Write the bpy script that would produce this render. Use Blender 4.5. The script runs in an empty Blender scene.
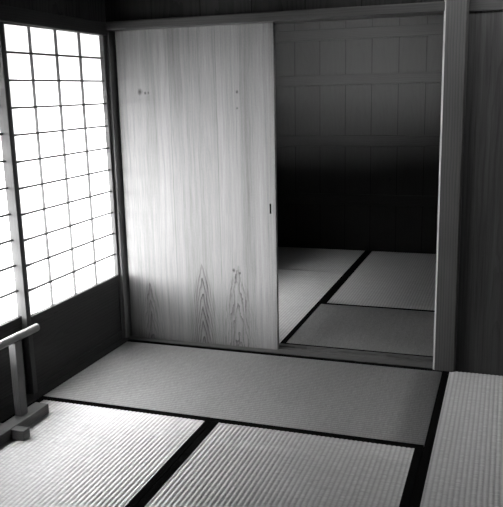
import bpy, bmesh, math, random
from mathutils import Matrix, Vector
random.seed(7)
sc = bpy.context.scene
COL = sc.collection

# ------------------------------------------------------------------ node helpers
class NT:
    def __init__(self, name):
        self.m = bpy.data.materials.new(name); self.m.use_nodes = True
        self.t = self.m.node_tree; self.t.nodes.clear()
    def n(self, kind, **kw):
        x = self.t.nodes.new(kind)
        for k, v in kw.items(): setattr(x, k, v)
        return x
    def put(self, sock, v):
        if isinstance(v, bpy.types.NodeSocket): self.t.links.new(v, sock)
        elif v is not None: sock.default_value = v
    def math(self, op, a, b=None, c=None, clamp=False):
        x = self.n('ShaderNodeMath', operation=op, use_clamp=clamp)
        self.put(x.inputs[0], a); self.put(x.inputs[1], b); self.put(x.inputs[2], c)
        return x.outputs[0]
    def xyz(self, a, b, c):
        x = self.n('ShaderNodeCombineXYZ')
        for i, v in enumerate((a, b, c)): self.put(x.inputs[i], v)
        return x.outputs[0]
    def noise(self, vec, scale=1.0, detail=2.0, rough=.5):
        x = self.n('ShaderNodeTexNoise'); self.put(x.inputs['Vector'], vec)
        x.inputs['Scale'].default_value = scale; x.inputs['Detail'].default_value = detail
        x.inputs['Roughness'].default_value = rough
        return x.outputs['Fac']
    def ramp(self, v, a, b):          # linear map a..b -> 0..1 clamped
        x = self.n('ShaderNodeMapRange'); x.clamp = True; self.put(x.inputs['Value'], v)
        x.inputs['From Min'].default_value = a; x.inputs['From Max'].default_value = b
        return x.outputs['Result']
    def grey(self, v):
        x = self.n('ShaderNodeCombineColor')
        for i in range(3): self.put(x.inputs[i], v)
        return x.outputs['Color']
    def bump(self, h, dist, strength=1.0):
        x = self.n('ShaderNodeBump'); self.put(x.inputs['Height'], h)
        x.inputs['Distance'].default_value = dist; x.inputs['Strength'].default_value = strength
        return x.outputs['Normal']
    def out(self, shader):
        o = self.n('ShaderNodeOutputMaterial'); self.t.links.new(shader, o.inputs['Surface'])
        return self.m
    def principled(self, col, rough=.6, normal=None, **kw):
        p = self.n('ShaderNodeBsdfPrincipled')
        self.put(p.inputs['Base Color'], col); self.put(p.inputs['Roughness'], rough)
        if normal is not None: self.put(p.inputs['Normal'], normal)
        for k, v in kw.items(): self.put(p.inputs[k], v)
        return p.outputs[0]

def g3(v): return (v, v, v, 1)

def wood(name, light, dark, grain='Z', across='X', plank=.3, offset=0., joints=False, ring=.022, slope=.12,
         z0=0., rough=.55, fiber=.5, figure=1., plank_var=.15, seed=0., spec=.07, pith=.6, bumpd=.0006, knots=True, vee=False):
    N = NT(name)
    tc = N.n('ShaderNodeTexCoord'); s = N.n('ShaderNodeSeparateXYZ'); N.put(s.inputs[0], tc.outputs['Object'])
    A = {'X': s.outputs[0], 'Y': s.outputs[1], 'Z': s.outputs[2]}
    g, a = A[grain], A[across]
    third = A[({'X', 'Y', 'Z'} - {grain, across}).pop()]
    u = N.math('ADD', N.math('DIVIDE', a, plank), offset)
    idx = N.math('FLOOR', u); fr = N.math('SUBTRACT', u, idx)
    wn = N.n('ShaderNodeTexWhiteNoise', noise_dimensions='1D'); N.put(wn.inputs['W'], N.math('ADD', idx, seed + .37))
    wc = N.n('ShaderNodeSeparateColor'); N.put(wc.inputs[0], wn.outputs['Color'])
    r1, r2, r3 = wc.outputs[0], wc.outputs[1], wc.outputs[2]
    al = N.math('MULTIPLY', N.math('SUBTRACT', fr, .5), plank)
    al = N.math('ADD', al, N.math('MULTIPLY', N.math('SUBTRACT', r1, .5), plank * pith))
    warp = N.noise(N.xyz(N.math('MULTIPLY', a, 5.), N.math('MULTIPLY', g, 1.3), N.math('MULTIPLY', r2, 40.)), 1., 3., .55)
    warp2 = N.noise(N.xyz(N.math('MULTIPLY', a, 22.), N.math('MULTIPLY', g, 5.), N.math('MULTIPLY', r3, 40.)), 1., 2., .5)
    d = N.math('MULTIPLY', N.math('ADD', N.math('SUBTRACT', g, z0), N.math('MULTIPLY', N.math('SUBTRACT', r2, .5), .5)), slope)
    d = N.math('ADD', d, N.math('MULTIPLY', N.math('SUBTRACT', warp, .5), .10))
    rad = N.math('SQRT', N.math('ADD', N.math('MULTIPLY', al, al), N.math('MULTIPLY', d, d)))
    rad = N.math('ADD', rad, N.math('MULTIPLY', N.math('SUBTRACT', warp2, .5), .012))
    if vee:                                                # flat-sawn: nested arches crowded at the foot, long streaks above
        q = N.math('SQRT', N.math('ADD', N.math('MULTIPLY', al, al), .0006))
        gz = N.math('ADD', N.math('ADD', g, N.math('MULTIPLY', r2, .12)), N.math('MULTIPLY', N.math('SUBTRACT', warp2, .5), .10))
        ex = N.math('MULTIPLY', N.math('SUBTRACT', 1., N.math('EXPONENT', N.math('DIVIDE', gz, -.26))), .13)
        rad = N.math('ADD', N.math('ADD', q, ex), N.math('MULTIPLY', gz, .045))
        rad = N.math('ADD', rad, N.math('MULTIPLY', N.math('SUBTRACT', warp, .5), .055))
    ph = N.math('FRACT', N.math('DIVIDE', rad, ring))
    ringv = N.math('POWER', ph, 2.6)                       # slow rise, sharp late-wood edge
    fib = N.noise(N.xyz(N.math('MULTIPLY', a, 150.), N.math('MULTIPLY', g, 3.5), N.math('MULTIPLY', third, 150.)), 1., 3., .65)
    fib2 = N.noise(N.xyz(N.math('MULTIPLY', a, 38.), N.math('MULTIPLY', g, .9), N.math('MULTIPLY', third, 38.)), 1., 2., .5)
    broad = N.noise(N.xyz(N.math('MULTIPLY', a, 4.), N.math('MULTIPLY', g, 1.1), seed), 1., 3., .5)
    t = N.math('MULTIPLY', ringv, .50 * figure)
    t = N.math('ADD', t, N.math('MULTIPLY', N.math('SUBTRACT', fib, .35), fiber))
    t = N.math('ADD', t, N.math('MULTIPLY', N.math('SUBTRACT', fib2, .42), fiber * .7))
    t = N.math('ADD', t, N.math('MULTIPLY', N.math('SUBTRACT', broad, .45), .55))
    t = N.math('ADD', t, N.math('MULTIPLY', N.math('SUBTRACT', r3, .5), plank_var * 2))
    if knots:
        vo = N.n('ShaderNodeTexVoronoi'); vo.inputs['Scale'].default_value = 1.
        N.put(vo.inputs['Vector'], N.xyz(N.math('MULTIPLY', a, 3.4), N.math('MULTIPLY', g, 1.9), seed * 3.1 + .4))
        kn = N.math('SUBTRACT', 1., N.ramp(vo.outputs['Distance'], .015, .05))
        t = N.math('ADD', t, N.math('MULTIPLY', kn, .8))
    t = N.math('ADD', t, .12, clamp=True)
    val = N.math('ADD', light, N.math('MULTIPLY', t, dark - light))
    hgt = N.math('ADD', N.math('MULTIPLY', fib, -.6), N.math('MULTIPLY', ringv, -.25))
    if joints:
        e = N.math('MINIMUM', fr, N.math('SUBTRACT', 1., fr))
        j = N.ramp(N.math('MULTIPLY', e, plank), .0010, .0035)
        val = N.math('MULTIPLY', val, N.math('ADD', .25, N.math('MULTIPLY', j, .75)))
        hgt = N.math('ADD', hgt, N.math('MULTIPLY', j, 2.))
    return N.out(N.principled(N.grey(val), rough, N.bump(hgt, bumpd), **{'Specular IOR Level': spec}))

# ------------------------------------------------------------------ materials
def tatami_mat(name, base=.5):
    N = NT(name)
    uv = N.n('ShaderNodeUVMap'); uv.uv_map = 'rush'
    s = N.n('ShaderNodeSeparateXYZ'); N.put(s.inputs[0], uv.outputs[0])
    L, W = s.outputs[0], s.outputs[1]                     # metres along the mat, metres across it
    oi = N.n('ShaderNodeObjectInfo')
    off = N.math('MULTIPLY', oi.outputs['Random'], 37.)
    rowf = N.math('FRACT', N.math('DIVIDE', W, .0206))
    row = N.math('FLOOR', N.math('DIVIDE', W, .0206))
    # single rushes run across the mat, a stitch every 30 mm; they shift from row to row
    rush = N.noise(N.xyz(N.math('MULTIPLY', L, 190.), N.math('MULTIPLY', row, 7.7), off), 1., 1., .5)
    tone = N.noise(N.xyz(N.math('MULTIPLY', L, 60.), N.math('MULTIPLY', W, 2.5), off), 1., 3., .6)
    gm = N.n('ShaderNodeNewGeometry'); patch = N.noise(gm.outputs['Position'], 2.6, 4., .6)
    groove = N.math('MINIMUM', rowf, N.math('SUBTRACT', 1., rowf))
    gr = N.ramp(groove, .02, .34)
    v = N.math('ADD', .80, N.math('MULTIPLY', N.math('SUBTRACT', tone, .5), .30))
    v = N.math('ADD', v, N.math('MULTIPLY', N.math('SUBTRACT', rush, .5), .95))
    v = N.math('ADD', v, N.math('MULTIPLY', N.math('SUBTRACT', patch, .5), .25))
    v = N.math('MULTIPLY', v, N.math('ADD', .55, N.math('MULTIPLY', gr, .45)))
    v = N.math('MULTIPLY', v, base)
    tg = N.n('ShaderNodeTangent', direction_type='UV_MAP', uv_map='rush')
    nb = N.bump(rush, .0008, .5)
    df = N.n('ShaderNodeBsdfDiffuse'); N.put(df.inputs['Color'], N.grey(v)); N.put(df.inputs['Normal'], nb)
    gl = N.n('ShaderNodeBsdfAnisotropic')                  # polished rush stems: a sheen across the stems
    N.put(gl.inputs['Color'], N.grey(N.math('ADD', .45, N.math('MULTIPLY', v, .7)))); N.put(gl.inputs['Normal'], nb)
    gl.inputs['Roughness'].default_value = .78; gl.inputs['Anisotropy'].default_value = -.62
    N.put(gl.inputs['Tangent'], tg.outputs[0])
    mx = N.n('ShaderNodeMixShader'); mx.inputs[0].default_value = SHEEN
    N.put(mx.inputs[1], df.outputs[0]); N.put(mx.inputs[2], gl.outputs[0])
    return N.out(mx.outputs[0])
SHEEN = .68
M = {}
M['tatami'] = tatami_mat('woven_rush', .42)
def heri_mat():
    N = NT('black_edge_cloth')
    tc = N.n('ShaderNodeTexCoord')
    v = N.noise(tc.outputs['Object'], 700., 2.)
    d = N.n('ShaderNodeBsdfDiffuse'); N.put(d.inputs['Color'], N.grey(N.math('ADD', .0015, N.math('MULTIPLY', v, .005)))); N.put(d.inputs['Normal'], N.bump(v, .0004))
    return N.out(d.outputs[0])
M['heri'] = heri_mat()
def straw_mat():
    N = NT('mat_core_straw'); tc = N.n('ShaderNodeTexCoord')
    v = N.noise(tc.outputs['Object'], 90., 3.)
    return N.out(N.principled(N.grey(N.math('MULTIPLY', v, .3)), .9))
M['core'] = straw_mat()
def door_wood(name, light, dark):
    """three wide flat-sawn boards: fine upright streaks, arched figure low down, a few knots"""
    N = NT(name); tc = N.n('ShaderNodeTexCoord'); sp = N.n('ShaderNodeSeparateXYZ'); N.put(sp.inputs[0], tc.outputs['Object'])
    x, y, z = sp.outputs
    mul = lambda a, b: N.math('MULTIPLY', a, b)
    add = lambda a, b: N.math('ADD', a, b)
    sub = lambda a, b: N.math('SUBTRACT', a, b)
    w1 = sub(N.noise(N.xyz(mul(x, 7.), mul(z, 1.6), 2.), 1., 3., .55), .5)
    w2 = sub(N.noise(N.xyz(mul(x, 30.), mul(z, 9.), 5.), 1., 3., .6), .5)
    fine = N.noise(N.xyz(mul(x, 210.), mul(z, 5.), y), 1., 3., .7)
    mid = N.noise(N.xyz(mul(add(x, mul(w1, .03)), 60.), mul(z, .8), 3.), 1., 3., .6)
    wide = N.noise(N.xyz(mul(add(x, mul(w1, .05)), 13.), mul(z, .45), 8.), 1., 3., .5)
    speck = N.noise(N.xyz(mul(x, 260.), mul(z, 150.), y), 1., 2., .7)
    t = add(mul(sub(fine, .5), .6), mul(sub(mid, .5), .50))
    t = add(t, add(mul(sub(wide, .5), .75), mul(sub(speck, .5), .6)))
    # thin dark growth lines, mostly upright
    ln = N.math('FRACT', N.math('DIVIDE', add(x, add(mul(w1, .09), mul(w2, .006))), .043))
    t = add(t, mul(N.math('POWER', ln, 9.), .10))
    # arched figures: (centre x, top z, slope, ring, half width, wobble, strength)
    for cx, zt, sl, rg, hw, wb, st in ((.487, .50, .165, .0150, .075, .012, .62), (.715, .50, .10, .019, .085, .045, .60), (.135, .40, .16, .016, .065, .030, .45)):
        dx = add(sub(x, cx), mul(w1, .05))
        q = N.math('SQRT', add(mul(dx, dx), .00006))
        ph = N.math('FRACT', N.math('DIVIDE', add(add(q, mul(z, sl)), mul(w2, wb)), rg))
        mk = N.math('EXPONENT', mul(mul(N.math('DIVIDE', dx, hw), N.math('DIVIDE', dx, hw)), -1.))
        mk = mul(mk, sub(1., N.ramp(add(z, mul(q, 3.)), zt - .03, zt + .05)))
        t = add(t, mul(mul(N.math('POWER', ph, 3.), mk), st))
        t = add(t, mul(mk, .05))
    for cx, cz, r in ((.131, 1.513, .013), (.165, 1.505, .006), (.185, 1.507, .005), (.737, 1.499, .007), (.735, 1.41, .005), (.690, .470, .008), (.728, .455, .006)):
        dx, dz = sub(x, cx), mul(sub(z, cz), .8)
        d = N.math('SQRT', add(mul(dx, dx), mul(dz, dz)))
        t = add(t, mul(sub(1., N.ramp(add(d, mul(w2, .012)), r * .4, r * 1.5)), .6))
    # board seams and a slightly different tone of the middle board
    for sx in (.322, .612):
        e = N.math('ABSOLUTE', sub(x, sx))
        t = add(t, mul(sub(1., N.ramp(e, .0008, .003)), .22))
    inb = mul(N.ramp(x, .321, .323), sub(1., N.ramp(x, .611, .613)))
    t = add(t, mul(inb, .07))
    t = N.math('ADD', t, .25, clamp=True)
    val = add(light, mul(t, dark - light))
    return N.out(N.principled(N.grey(val), .6, N.bump(add(mul(fine, -.6), mul(t, -.3)), .0005), **{'Specular IOR Level': .07}))
M['door'] = door_wood('door_cedar', .24, .035)
M['door_rail'] = wood('door_cedar_rail', .50, .20, 'Z', 'X', plank=.4, ring=.02, seed=8., fiber=.5)
M['post'] = wood('post_cedar', .10, .045, 'Z', 'X', plank=.5, ring=.014, slope=.03, seed=5., fiber=.5, rough=.6, knots=False)
M['lintel_x'] = wood('lintel_cedar', .055, .032, 'X', 'Z', plank=.5, ring=.012, slope=.02, seed=6., rough=.45, knots=False)
M['lintel_y'] = wood('lintel_cedar_side', .055, .032, 'Y', 'Z', plank=.5, ring=.012, slope=.02, seed=9., rough=.5, knots=False)
M['sill_x'] = wood('sill_cedar', .10, .04, 'X', 'Y', plank=.6, ring=.012, slope=.02, seed=2., rough=.4, knots=False)
M['sill_y'] = wood('sill_cedar_side', .04, .02, 'Y', 'X', plank=.6, ring=.012, slope=.02, seed=4., rough=.4, knots=False)
M['dark_board'] = wood('smoked_board', .03, .012, 'Z', 'X', plank=.30, offset=.2, joints=True, ring=.02, slope=.06, seed=11., fiber=.6)
M['dark_board_y'] = wood('smoked_board_side', .05, .018, 'Z', 'Y', plank=.30, offset=.2, joints=True, ring=.02, slope=.06, seed=13., fiber=.6)
M['panel_board'] = wood('aged_panel_board', .085, .028, 'Z', 'X', plank=.46, offset=.66, joints=False, ring=.024, slope=.05, seed=17., fiber=.9, figure=.4)
M['far_board'] = wood('far_wall_board', .048, .032, 'Z', 'X', plank=.245, offset=.045, joints=True, ring=.022, slope=.08, seed=21., fiber=.5, figure=.35, plank_var=.12)
M['batten'] = wood('batten_cedar', .048, .030, 'X', 'Z', plank=.5, ring=.014, slope=.03, seed=23., rough=.5)
M['shoji_wood'] = wood('lattice_cedar', .085, .045, 'Z', 'Y', plank=.4, ring=.01, slope=.02, seed=25., rough=.5, knots=False)
M['koshi'] = wood('skirt_board', .05, .025, 'Y', 'Z', plank=.4, ring=.018, slope=.05, seed=27., rough=.5)
M['rack'] = wood('rack_lacquered_wood', .14, .07, 'Y', 'Z', plank=.3, ring=.01, slope=.02, seed=29., rough=.3, spec=.45, knots=False)
M['rack_bar'] = wood('rack_bar_wood', .26, .15, 'Y', 'Z', plank=.3, ring=.01, slope=.02, seed=37., rough=.28, spec=.5, knots=False)
M['rack_post'] = wood('rack_post_wood', .16, .08, 'Z', 'X', plank=.3, ring=.01, slope=.02, seed=31., rough=.4, spec=.3, knots=False)
M['ceil'] = wood('ceiling_board', .16, .07, 'Y', 'X', plank=.3, joints=True, ring=.02, slope=.05, seed=33., rough=.6)
M['floor_board'] = wood('sub_floor_board', .16, .07, 'Y', 'X', plank=.25, joints=True, ring=.02, slope=.05, seed=35.)
def iron():
    N = NT('dark_iron'); tc = N.n('ShaderNodeTexCoord'); v = N.noise(tc.outputs['Object'], 300.)
    return N.out(N.principled(g3(.004), N.math('ADD', .7, N.math('MULTIPLY', v, .2)), **{'Specular IOR Level': .05}))
M['iron'] = iron()
def paper():
    N = NT('shoji_paper'); tc = N.n('ShaderNodeTexCoord')
    v = N.noise(tc.outputs['Object'], 60., 4., .7)
    c = N.grey(N.math('ADD', .80, N.math('MULTIPLY', v, .1)))
    t = N.n('ShaderNodeBsdfTranslucent'); N.put(t.inputs[0], c)
    d = N.n('ShaderNodeBsdfDiffuse'); N.put(d.inputs[0], c)
    m = N.n('ShaderNodeMixShader'); m.inputs[0].default_value = .28
    N.put(m.inputs[1], t.outputs[0]); N.put(m.inputs[2], d.outputs[0])
    th = N.n('ShaderNodeBsdfTransparent')                  # thin washi lets part of the light straight through
    m2 = N.n('ShaderNodeMixShader'); m2.inputs[0].default_value = CLEAR
    N.put(m2.inputs[1], m.outputs[0]); N.put(m2.inputs[2], th.outputs[0])
    return N.out(m2.outputs[0])
CLEAR = .11
COURT_FILL = 4800.
M['paper'] = paper()
def bounce_ground():
    N = NT('pale_gravel'); tc = N.n('ShaderNodeTexCoord'); v = N.noise(tc.outputs['Object'], 25., 5., .7)
    return N.out(N.principled(N.grey(N.math('ADD', .72, N.math('MULTIPLY', v, .2))), .9))
M['gravel'] = bounce_ground()
def plaster():
    N = NT('earth_plaster'); tc = N.n('ShaderNodeTexCoord'); v = N.noise(tc.outputs['Object'], 120., 5., .7)
    return N.out(N.principled(N.grey(N.math('ADD', .10, N.math('MULTIPLY', v, .08))), .9, N.bump(v, .001)))
M['plaster'] = plaster()

# ------------------------------------------------------------------ mesh helpers
def box(bm, x0, x1, y0, y1, z0, z1, bev=0., seg=2):
    r = bmesh.ops.create_cube(bm, size=1.)
    vs = r['verts']
    bmesh.ops.scale(bm, vec=(x1 - x0, y1 - y0, z1 - z0), verts=vs)
    bmesh.ops.translate(bm, vec=((x0 + x1) / 2, (y0 + y1) / 2, (z0 + z1) / 2), verts=vs)
    if bev > 0:
        es = list({e for v in vs for e in v.link_edges})
        bmesh.ops.bevel(bm, geom=es, offset=bev, segments=seg, affect='EDGES', profile=.5)
def make(name, bm, mat, parent=None, loc=None, smooth=False):
    me = bpy.data.meshes.new(name); bm.normal_update(); bm.to_mesh(me); bm.free()
    if mat: me.materials.append(mat)
    if smooth:
        for p in me.polygons: p.use_smooth = True
    o = bpy.data.objects.new(name, me); COL.objects.link(o)
    if parent: o.parent = parent
    if loc: o.location = loc
    return o
def boxes(name, mat, lst, parent=None, bev=.0015, loc=None):
    bm = bmesh.new()
    for b in lst: box(bm, *b, bev=bev)
    return make(name, bm, mat, parent, loc)
def empty(name, loc=(0, 0, 0)):
    o = bpy.data.objects.new(name, None); COL.objects.link(o); o.location = loc; o.empty_display_size = .1
    return o
def struct(o): o['kind'] = 'structure'; return o
def thing(o, label, cat, group=None):
    o['label'] = label; o['category'] = cat
    if group: o['group'] = group
    return o

# ------------------------------------------------------------------ room shell
RX = 2.867                 # right wall
YB = .0                    # face of the partition
YF = 3.06                  # far wall of the second room
YR = -4.7                  # rear of the front room
CZ = 2.40
struct(boxes('floor', M['floor_board'], [(-.35, RX + .2, YR - .2, YF + .25, -.16, -.062)]))
# unseen skylight, added for top light on floor and walls: (x0, x1, y0, y1)
FILL_OPENING = (1.45, 2.60, -.60, -.20)
yy = [YR - .2, FILL_OPENING[2], FILL_OPENING[3], YF + .25]
struct(boxes('ceiling', M['ceil'], [(-.35, RX + .2, yy[k], yy[k + 1], CZ, CZ + .12) for k in (0, 2)] +
    [b for q in (FILL_OPENING,) for b in ((-.35, q[0], q[2], q[3], CZ, CZ + .12), (q[1], RX + .2, q[2], q[3], CZ, CZ + .12))], bev=0))
struct(boxes('wall_right', M['dark_board_y'], [(RX, RX + .12, YR - .2, YF + .25, -.10, CZ + .05)]))
struct(boxes('wall_rear', M['dark_board'], [(-.30, RX + .1, YR - .12, YR, -.10, CZ + .05)]))
struct(boxes('wall_far', M['far_board'], [(-.30, RX + .1, YF, YF + .12, -.10, CZ + .05)]))
# partition between the rooms: boards over the lintel, panel right of the post
struct(boxes('wall_back', M['dark_board'], [(-.14, RX + .02, .05, .11, 1.90, CZ + .02)]))
struct(boxes('wall_partition', M['panel_board'], [(1.96, RX + .02, .045, .10, -.06, 1.90)]))
# left wall: over the shoji, beyond them towards the camera, and in the second room
W1 = -1.86                 # near end of the shoji opening
S3A, S3B, S3Z0, S3Z1 = .30, 3.00, .75, 2.30   # unseen high window, added to wash the far wall top
S2A, S2B, S2Z0, S2Z1 = .35, 1.35, .30, .68   # window of the second room
struct(boxes('wall_left', M['dark_board_y'], [
    (-.13, -.055, W1 - .02, .16, 1.84, CZ + .02),
    (-.13, -.03, YR - .1, W1 - .11, -.10, CZ + .02)]))
struct(boxes('wall_left_room', M['plaster'], [
    (-.13, -.02, .16, S3A, -.10, CZ + .02), (-.13, -.02, S3B, YF + .05, -.10, CZ + .02), (-.13, -.02, S3A, S3B, S2Z1, S3Z0), (-.13, -.02, S3A, S3B, S3Z1, CZ + .02),
    (-.13, -.02, S3A, S2A, -.10, S2Z1), (-.13, -.02, S2B, S3B, -.10, S2Z1), (-.13, -.02, S2A, S2B, -.10, S2Z0)], bev=0))
# posts, lintels, sills, battens
tn = [0]
def trim(mat, lst, bev=.002):
    tn[0] += 1
    return struct(boxes('trim_%d' % tn[0], mat, lst, bev=bev))
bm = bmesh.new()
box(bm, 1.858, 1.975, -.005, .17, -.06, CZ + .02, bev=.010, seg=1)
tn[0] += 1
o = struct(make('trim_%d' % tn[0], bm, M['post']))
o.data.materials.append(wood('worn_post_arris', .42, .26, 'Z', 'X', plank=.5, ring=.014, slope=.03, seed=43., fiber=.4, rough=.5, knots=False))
for p in o.data.polygons:                                  # arris towards the doorway: window light painted in as paler wood
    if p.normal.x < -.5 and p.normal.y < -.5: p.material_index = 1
M['corner_post'] = wood('corner_post_cedar', .16, .09, 'Z', 'Y', plank=.5, ring=.014, slope=.03, seed=41., rough=.6, knots=False)
trim(M['corner_post'], [(-.135, -.033, .030, .17, -.06, 1.87)], .004)                 # corner post
trim(M['post'], [(-.135, -.033, W1 - .10, W1, -.06, CZ + .01)], .004)          # post at the near end of the shoji
trim(M['lintel_x'], [(-.03, 1.862, -.002, .17, 1.866, 1.914)], .006)           # lintel over the doorway
trim(M['lintel_x'], [(1.973, RX + .01, .036, .17, 1.862, 1.93)], .003)
trim(M['lintel_y'], [(-.13, -.032, W1, .02, 1.838, 1.909)], .003)              # lintel over the shoji
trim(M['sill_x'], [(-.03, 1.862, .022, .066, -.06, .004), (-.03, 1.862, .066, .106, -.06, .000), (-.03, 1.862, .106, .122, -.06, .005),
                   (-.03, 1.862, .122, .156, -.06, -.012), (-.03, 1.862, .156, .186, -.06, .005)], .0008)
trim(M['sill_y'], [(-.13, -.002, W1, .035, -.06, .004)], .003)
trim(M['batten'], [(-.02, RX, YF - .014, YF + .01, 1.570, 1.667)], .004)
trim(M['batten'], [(-.02, RX, YF - .014, YF + .01, 1.000, 1.104)], .004)
trim(M['batten'], [(-.02, RX, YF - .014, YF + .01, .445, .546)], .004)
trim(M['batten'], [(-.02, RX, YF - .016, YF + .01, 1.981, 2.080)], .004)

SKYLIGHT_FILL = 8.5
# ------------------------------------------------------------------ shoji windows
def shoji(name, xf, y0, y1, z0, z1, cols, rows, panel_top, stile=.036, papered=True, slat=.0036):
    """sliding paper screen: front face at xf, body behind it to -x; cols / rows are the bar centres"""
    r = struct(empty(name, (xf, (y0 + y1) / 2, z0)))
    ym = (y0 + y1) / 2
    def B(xa, xb, ya, yb, za, zb): return (xa, xb, ya - ym, yb - ym, za - z0, zb - z0)
    T = -.030
    boxes('window_stile', M['shoji_wood'], [B(T, 0, y0, y0 + stile, z0, z1)], r)
    boxes('window_stile', M['shoji_wood'], [B(T, 0, y1 - stile, y1, z0, z1)], r)
    boxes('window_rail', M['lintel_y'], [B(T, 0, y0 + stile, y1 - stile, z1 - .032, z1)], r)
    if panel_top > z0 + .02:
        boxes('window_rail', M['koshi'], [B(T, 0, y0 + stile, y1 - stile, panel_top - .045, panel_top)], r)
        boxes('window_rail', M['koshi'], [B(T, 0, y0 + stile, y1 - stile, z0, z0 + .06)], r)
        boxes('skirt_panel', M['koshi'], [B(T + .010, -.008, y0 + stile, y1 - stile, z0 + .06, panel_top - .045)], r)
    else:
        boxes('window_rail', M['koshi'], [B(T, 0, y0 + stile, y1 - stile, z0, z0 + .03)], r)
    bm = bmesh.new()
    for c in cols: box(bm, *B(-.026, -.010, c - slat, c + slat, panel_top, z1 - .03), bev=.0008, seg=1)
    make('lattice_upright', bm, M['shoji_wood'], r)
    bm = bmesh.new()
    for q in rows: box(bm, *B(-.026, -.0095, y0 + stile, y1 - stile, q - .0048, q + .0048), bev=.0008, seg=1)
    make('lattice_crossbar', bm, M['lintel_y'], r)
    if not papered: return r
    bm = bmesh.new()
    bm.faces.new([bm.verts.new((-.0268, yy - ym, zz - z0)) for yy, zz in ((y0 + stile, panel_top), (y1 - stile, panel_top), (y1 - stile, z1 - .03), (y0 + stile, z1 - .03))])
    make('paper', bm, M['paper'], r)
    return r
# the old screens lean a little in their frames
rows = [1.838 - .1295 * k for k in range(1, 11)]
LEAN = .0095
s1 = shoji('window_1', -.050, -.936, .033, -.012, 1.868, [-.686, -.461, -.234], rows, .412)
s2 = shoji('window_2', -.088, W1 + .002, -.884, -.012, 1.868, [W1 + .04 + .2235 * k for k in (1, 2, 3)], rows, .412)
for q in (s1, s2): q.rotation_euler.x = LEAN; q.location.y += LEAN * 1.85
shoji('window_3', -.060, S2A, S2B, S2Z0, S2Z1, [S2A + .036 + .2235 * k for k in (1, 2, 3)], [S2Z0 + .19], S2Z0, papered=False)
shoji('window_4', -.060, S3A, S3B, S3Z0, S3Z1, [S3A + .036 + .05 * k for k in range(1, 53)], [], S3Z0, papered=False, slat=.0118)  # added slatted opening; its slats thin the sun on the far wall

wno = 4
for q, pw in ((FILL_OPENING, SKYLIGHT_FILL),):
    wno += 1
    cx_, cy_, hx, hy = (q[0] + q[1]) / 2, (q[2] + q[3]) / 2, (q[1] - q[0]) / 2, (q[3] - q[2]) / 2
    r = struct(empty('window_%d' % wno, (cx_, cy_, CZ + .12)))  # added skylight, no known window of the room
    boxes('window_frame', M['shoji_wood'], [(-hx - .03, hx + .03, -hy - .03, -hy, -.0, .05), (-hx - .03, hx + .03, hy, hy + .03, .0, .05),
        (-hx - .03, -hx, -hy, hy, .0, .05), (hx, hx + .03, -hy, hy, .0, .05)], r, bev=.001)
    boxes('window_bar', M['shoji_wood'], [(-hx + 2 * hx * k / 5 - .01, -hx + 2 * hx * k / 5 + .01, -hy, hy, .015, .035) for k in range(1, 5)], r, bev=.001)  # bars of the added skylight
    tl = bpy.data.lights.new('skylight_daylight', 'AREA'); tl.shape = 'RECTANGLE'; tl.size = 2 * hx; tl.size_y = 2 * hy
    tl.energy = pw
    to = bpy.data.objects.new('skylight_daylight', tl); COL.objects.link(to); to.location = (cx_, cy_, CZ + .18)  # fill lamp above the added skylight
# ------------------------------------------------------------------ the sliding door
DX0, DX1, DY = -.012, .955, .071
d = struct(empty('door_1', (0, DY, .004)))
boxes('door_panel', M['door'], [(DX0, DX1, 0, .030, 0, 1.872)], d, bev=.0012)
bm = bmesh.new()
box(bm, .917, .929, -.0012, .004, .814, .874, bev=.003, seg=2)
make('door_handle', bm, M['iron'], d)

# ------------------------------------------------------------------ tatami mats
PITCH = .0206
def mat_surface(L, W, e):
    """woven cover: ridges run along the mat's length (local x), height profile across (local y); e: width of the edge cloth"""
    bm = bmesh.new(); uvl = bm.loops.layers.uv.new('rush')
    K = 8
    n0 = -int((W / 2) / (PITCH / K)); ys = [k * PITCH / K for k in range(n0, -n0 + 1)]
    ys = [-W / 2] + [y for y in ys if abs(y) < W / 2 - .001] + [W / 2]
    nx = 12
    def h(y):
        f = ((y / PITCH) % 1.); return -.0016 + .0015 * (.5 - .5 * math.cos(2 * math.pi * f)) ** .7 
    grid = [[bm.verts.new((-L / 2 + L * i / nx, y, h(y))) for i in range(nx + 1)] for y in ys]
    for j in range(len(ys) - 1):
        for i in range(nx):
            f = bm.faces.new((grid[j][i], grid[j][i + 1], grid[j + 1][i + 1], grid[j + 1][i])); f.smooth = True
            for lp in f.loops: lp[uvl].uv = (lp.vert.co.x, lp.vert.co.y)
    # the ends turn down over the core
    for i, s in ((0, -1), (nx, 1)):
        low = [bm.verts.new((g[i].co.x, g[i].co.y, -.05)) for g in grid]
        for j in range(len(ys) - 1):
            q = (grid[j][i], grid[j + 1][i], low[j + 1], low[j]) if s < 0 else (grid[j + 1][i], grid[j][i], low[j], low[j + 1])
            f = bm.faces.new(q)
            for lp in f.loops: lp[uvl].uv = (lp.vert.co.z, lp.vert.co.y)
    return bm
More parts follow.
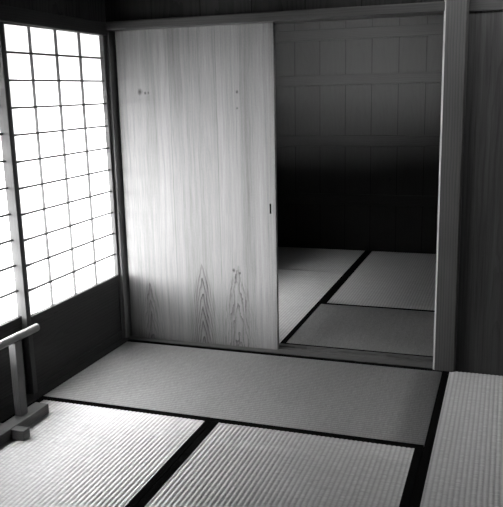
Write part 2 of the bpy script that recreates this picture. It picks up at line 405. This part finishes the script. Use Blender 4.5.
def tatami(x0, x1, y0, y1, along, label, e=(.034, .034)):
    g = .001
    x0 += g; x1 -= g; y0 += g; y1 -= g
    L, W = (x1 - x0, y1 - y0) if along == 'x' else (y1 - y0, x1 - x0)
    r = thing(empty('tatami_mat', ((x0 + x1) / 2, (y0 + y1) / 2, 0)), label, 'tatami mat', 'tatami mats on the floor')
    if along == 'y': r.rotation_euler = (0, 0, math.pi / 2)
    make('woven_cover', mat_surface(L, W, e), M['tatami'], r)
    boxes('straw_core', M['core'], [(-L / 2 + .002, L / 2 - .002, -W / 2 + .002, W / 2 - .002, -.060, -.006)], r, bev=.002)
    for s, w in ((-1, e[0]), (1, e[1])):                       # local -y side, local +y side
        bm = bmesh.new()
        ya, yb = (-W / 2, -W / 2 + w) if s < 0 else (W / 2 - w, W / 2)
        box(bm, -L / 2 - .0003, L / 2 + .0003, ya, yb, -.052, .0012, bev=.0012, seg=2)
        o = make('edge_cloth', bm, M['heri'], r); o['label'] = 'black cloth edge binding'
    return r
X1, X2 = .948, 1.910
YM = -.952
tatami(0.0, X2, YM, .018, 'x', 'wide tatami mat lying crosswise against the sliding door and its sill', (.038, .037))
tatami(0.0, X1, YM - 1.91, YM, 'y', 'bright tatami mat beside the paper screens with the low wooden rail standing on it', (.034, .034))
tatami(X1, X2, YM - 1.91, YM, 'y', 'tatami mat in the middle foreground between two long black edge bands', (.034, .034))
tatami(X2, RX, -1.91, .012, 'y', 'tatami mat at the right, its short end against the panel right of the doorpost', (.038, .037))
tatami(X2, RX, YM - 1.91, -1.91, 'y', 'square half mat before the near end of the right-hand mat', (.034, .034))
XA = .962
tatami(0.0, XA, .19, 2.10, 'y', 'light tatami mat in the far room, left of its long black band', (.034, .034))
tatami(0.0, XA, 2.10, YF - .004, 'y', 'square half mat in the far left corner of the back room', (.034, .034))
tatami(XA, RX, .19, 1.150, 'x', 'dark tatami mat in the far room lying crosswise right behind the door sill', (.026, .030))
tatami(XA, XA + .953, 1.150, YF - .004, 'y', 'tatami mat at the back of the far room, right of the black band', (.034, .034))
tatami(XA + .953, RX, 1.150, YF - .004, 'y', 'tatami mat in the right corner of the far room beyond the doorpost', (.034, .034))

# ------------------------------------------------------------------ low rail stand by the screens
r = thing(empty('low_rail_stand', (.108, -1.52, 0)), 'low wooden rail with rounded bar on a footed base, standing before the paper screens', 'rail stand')
X0 = .108
def S(xa, xb, ya, yb, za, zb): return (xa - X0, xb - X0, ya + 1.52, yb + 1.52, za, zb)
boxes('base_beam', M['rack'], [S(.084, .157, -1.955, -1.088, .002, .050)], r, bev=.003)
for yc in (-1.357, -1.690):
    boxes('foot', M['rack'], [S(.158, .226, yc - .023, yc + .023, .002, .049)], r, bev=.003)
    boxes('foot', M['rack'], [S(.016, .083, yc - .023, yc + .023, .002, .049)], r, bev=.003)
for yc in (-1.228, -1.816):
    boxes('post', M['rack_post'], [S(.086, .124, yc - .024, yc + .024, .048, .408)], r, bev=.003)
bm = bmesh.new()
bmesh.ops.create_cone(bm, cap_ends=True, segments=32, radius1=.019, radius2=.019, depth=.930,
    matrix=Matrix.Translation((-.003, 0, .420)) @ Matrix.Rotation(math.pi / 2, 4, 'X'))
caps = [e for e in bm.edges if any(len(f.verts) > 4 for f in e.link_faces)]
bmesh.ops.bevel(bm, geom=caps, offset=.007, segments=3, affect='EDGES', profile=.5)
o = make('bar', bm, M['rack_bar'], r, smooth=True); o['label'] = 'pale rounded bar catching the window light'

ADDED_EAVE_X, ADDED_EAVE_Z = -1.5, 1.45
ADDED_FENCE_TOP = 1.85
# ------------------------------------------------------------------ outside, unseen: added ground, eave, overhang and fences
struct(boxes('ground', M['gravel'], [(-12, -.36, -12, 12, -.55, -.45)], bev=0))  # pale court surface, invented to bounce light into the rooms
bm = bmesh.new()                                          # invented long low eave, slopes outwards to shade the upper screens
prof = [(-.13, 2.32), (-.13, 2.40), (ADDED_EAVE_X, ADDED_EAVE_Z + .06), (ADDED_EAVE_X, ADDED_EAVE_Z)]
va = [bm.verts.new((x, YR - 6, z)) for x, z in prof]; vb = [bm.verts.new((x, .10, z)) for x, z in prof]
bm.faces.new(va); bm.faces.new(vb[::-1])
for i in range(4): bm.faces.new((va[i], vb[i], vb[(i + 1) % 4], va[(i + 1) % 4]))
bmesh.ops.recalc_face_normals(bm, faces=bm.faces)
struct(make('roof_eave', bm, M['floor_board']))
struct(boxes('roof_overhang', M['floor_board'], [(-1.50, -.13, .62, YF + 1., 2.40, 2.48)], bev=0))  # added overhang, cuts sky light on the far room's floor

struct(boxes('fence', M['dark_board_y'], [(-2.5, -2.4, .10, 7., -.5, 2.6), (-4.25, -.131, .10, .16, -.5, ADDED_FENCE_TOP), (-7.1, -7., -14., .16, -.5, .5)], bev=0))  # added fences, keep sun and low sky out of the far room
# ------------------------------------------------------------------ light
w = bpy.data.worlds.new('overcast_sky'); sc.world = w; w.use_nodes = True
wt = w.node_tree; wt.nodes.clear()
bg = wt.nodes.new('ShaderNodeBackground'); bg.inputs[0].default_value = g3(1); bg.inputs[1].default_value = 3.
wo = wt.nodes.new('ShaderNodeOutputWorld'); wt.links.new(bg.outputs[0], wo.inputs[0])
sl = bpy.data.lights.new('sun', 'SUN'); sl.energy = 105.; sl.angle = math.radians(30)
so = bpy.data.objects.new('sun', sl); COL.objects.link(so)
dirv = Vector((1, 1.5, -.08)).normalized()
so.rotation_euler = dirv.to_track_quat('-Z', 'Y').to_euler(); so.location = (-6, -1, 6)

al = bpy.data.lights.new('court_daylight', 'AREA'); al.shape = 'RECTANGLE'; al.size = 3.4; al.size_y = 7.4; al.energy = COURT_FILL
ao = bpy.data.objects.new('court_daylight', al); COL.objects.link(ao); ao.location = (-2.6, -2.6, 6.)   # added lamp over the invented court, brightens ground and screens
# ------------------------------------------------------------------ camera
R = ((.94524206, .32570779, -.02078168), (.04802189, -.2017822, -.97825244), (-.32281781, .92368737, -.20637412))
right, down, fwd = (Vector(v) for v in R)
cam = bpy.data.cameras.new('camera'); cam.sensor_width = 36.; cam.lens = 735.7466 * 36. / 507.
cam.clip_start = .05
co = bpy.data.objects.new('camera', cam); COL.objects.link(co)
m = Matrix.Identity(4)
for i in range(3): m[i][0], m[i][1], m[i][2], m[i][3] = right[i], -down[i], -fwd[i], (2.18887, -3.89478, 1.46701)[i]
co.matrix_world = m
sc.camera = co

vs = sc.view_settings
sc.display_settings.display_device = 'sRGB'
vs.view_transform = 'Standard'; vs.look = 'None'; vs.gamma = 1.; vs.use_curve_mapping = False; vs.exposure = .5
cy = sc.cycles
cy.use_denoising = True; cy.max_bounces = 8; cy.diffuse_bounces = 5; cy.transmission_bounces = 6
cy.sample_clamp_indirect = 0
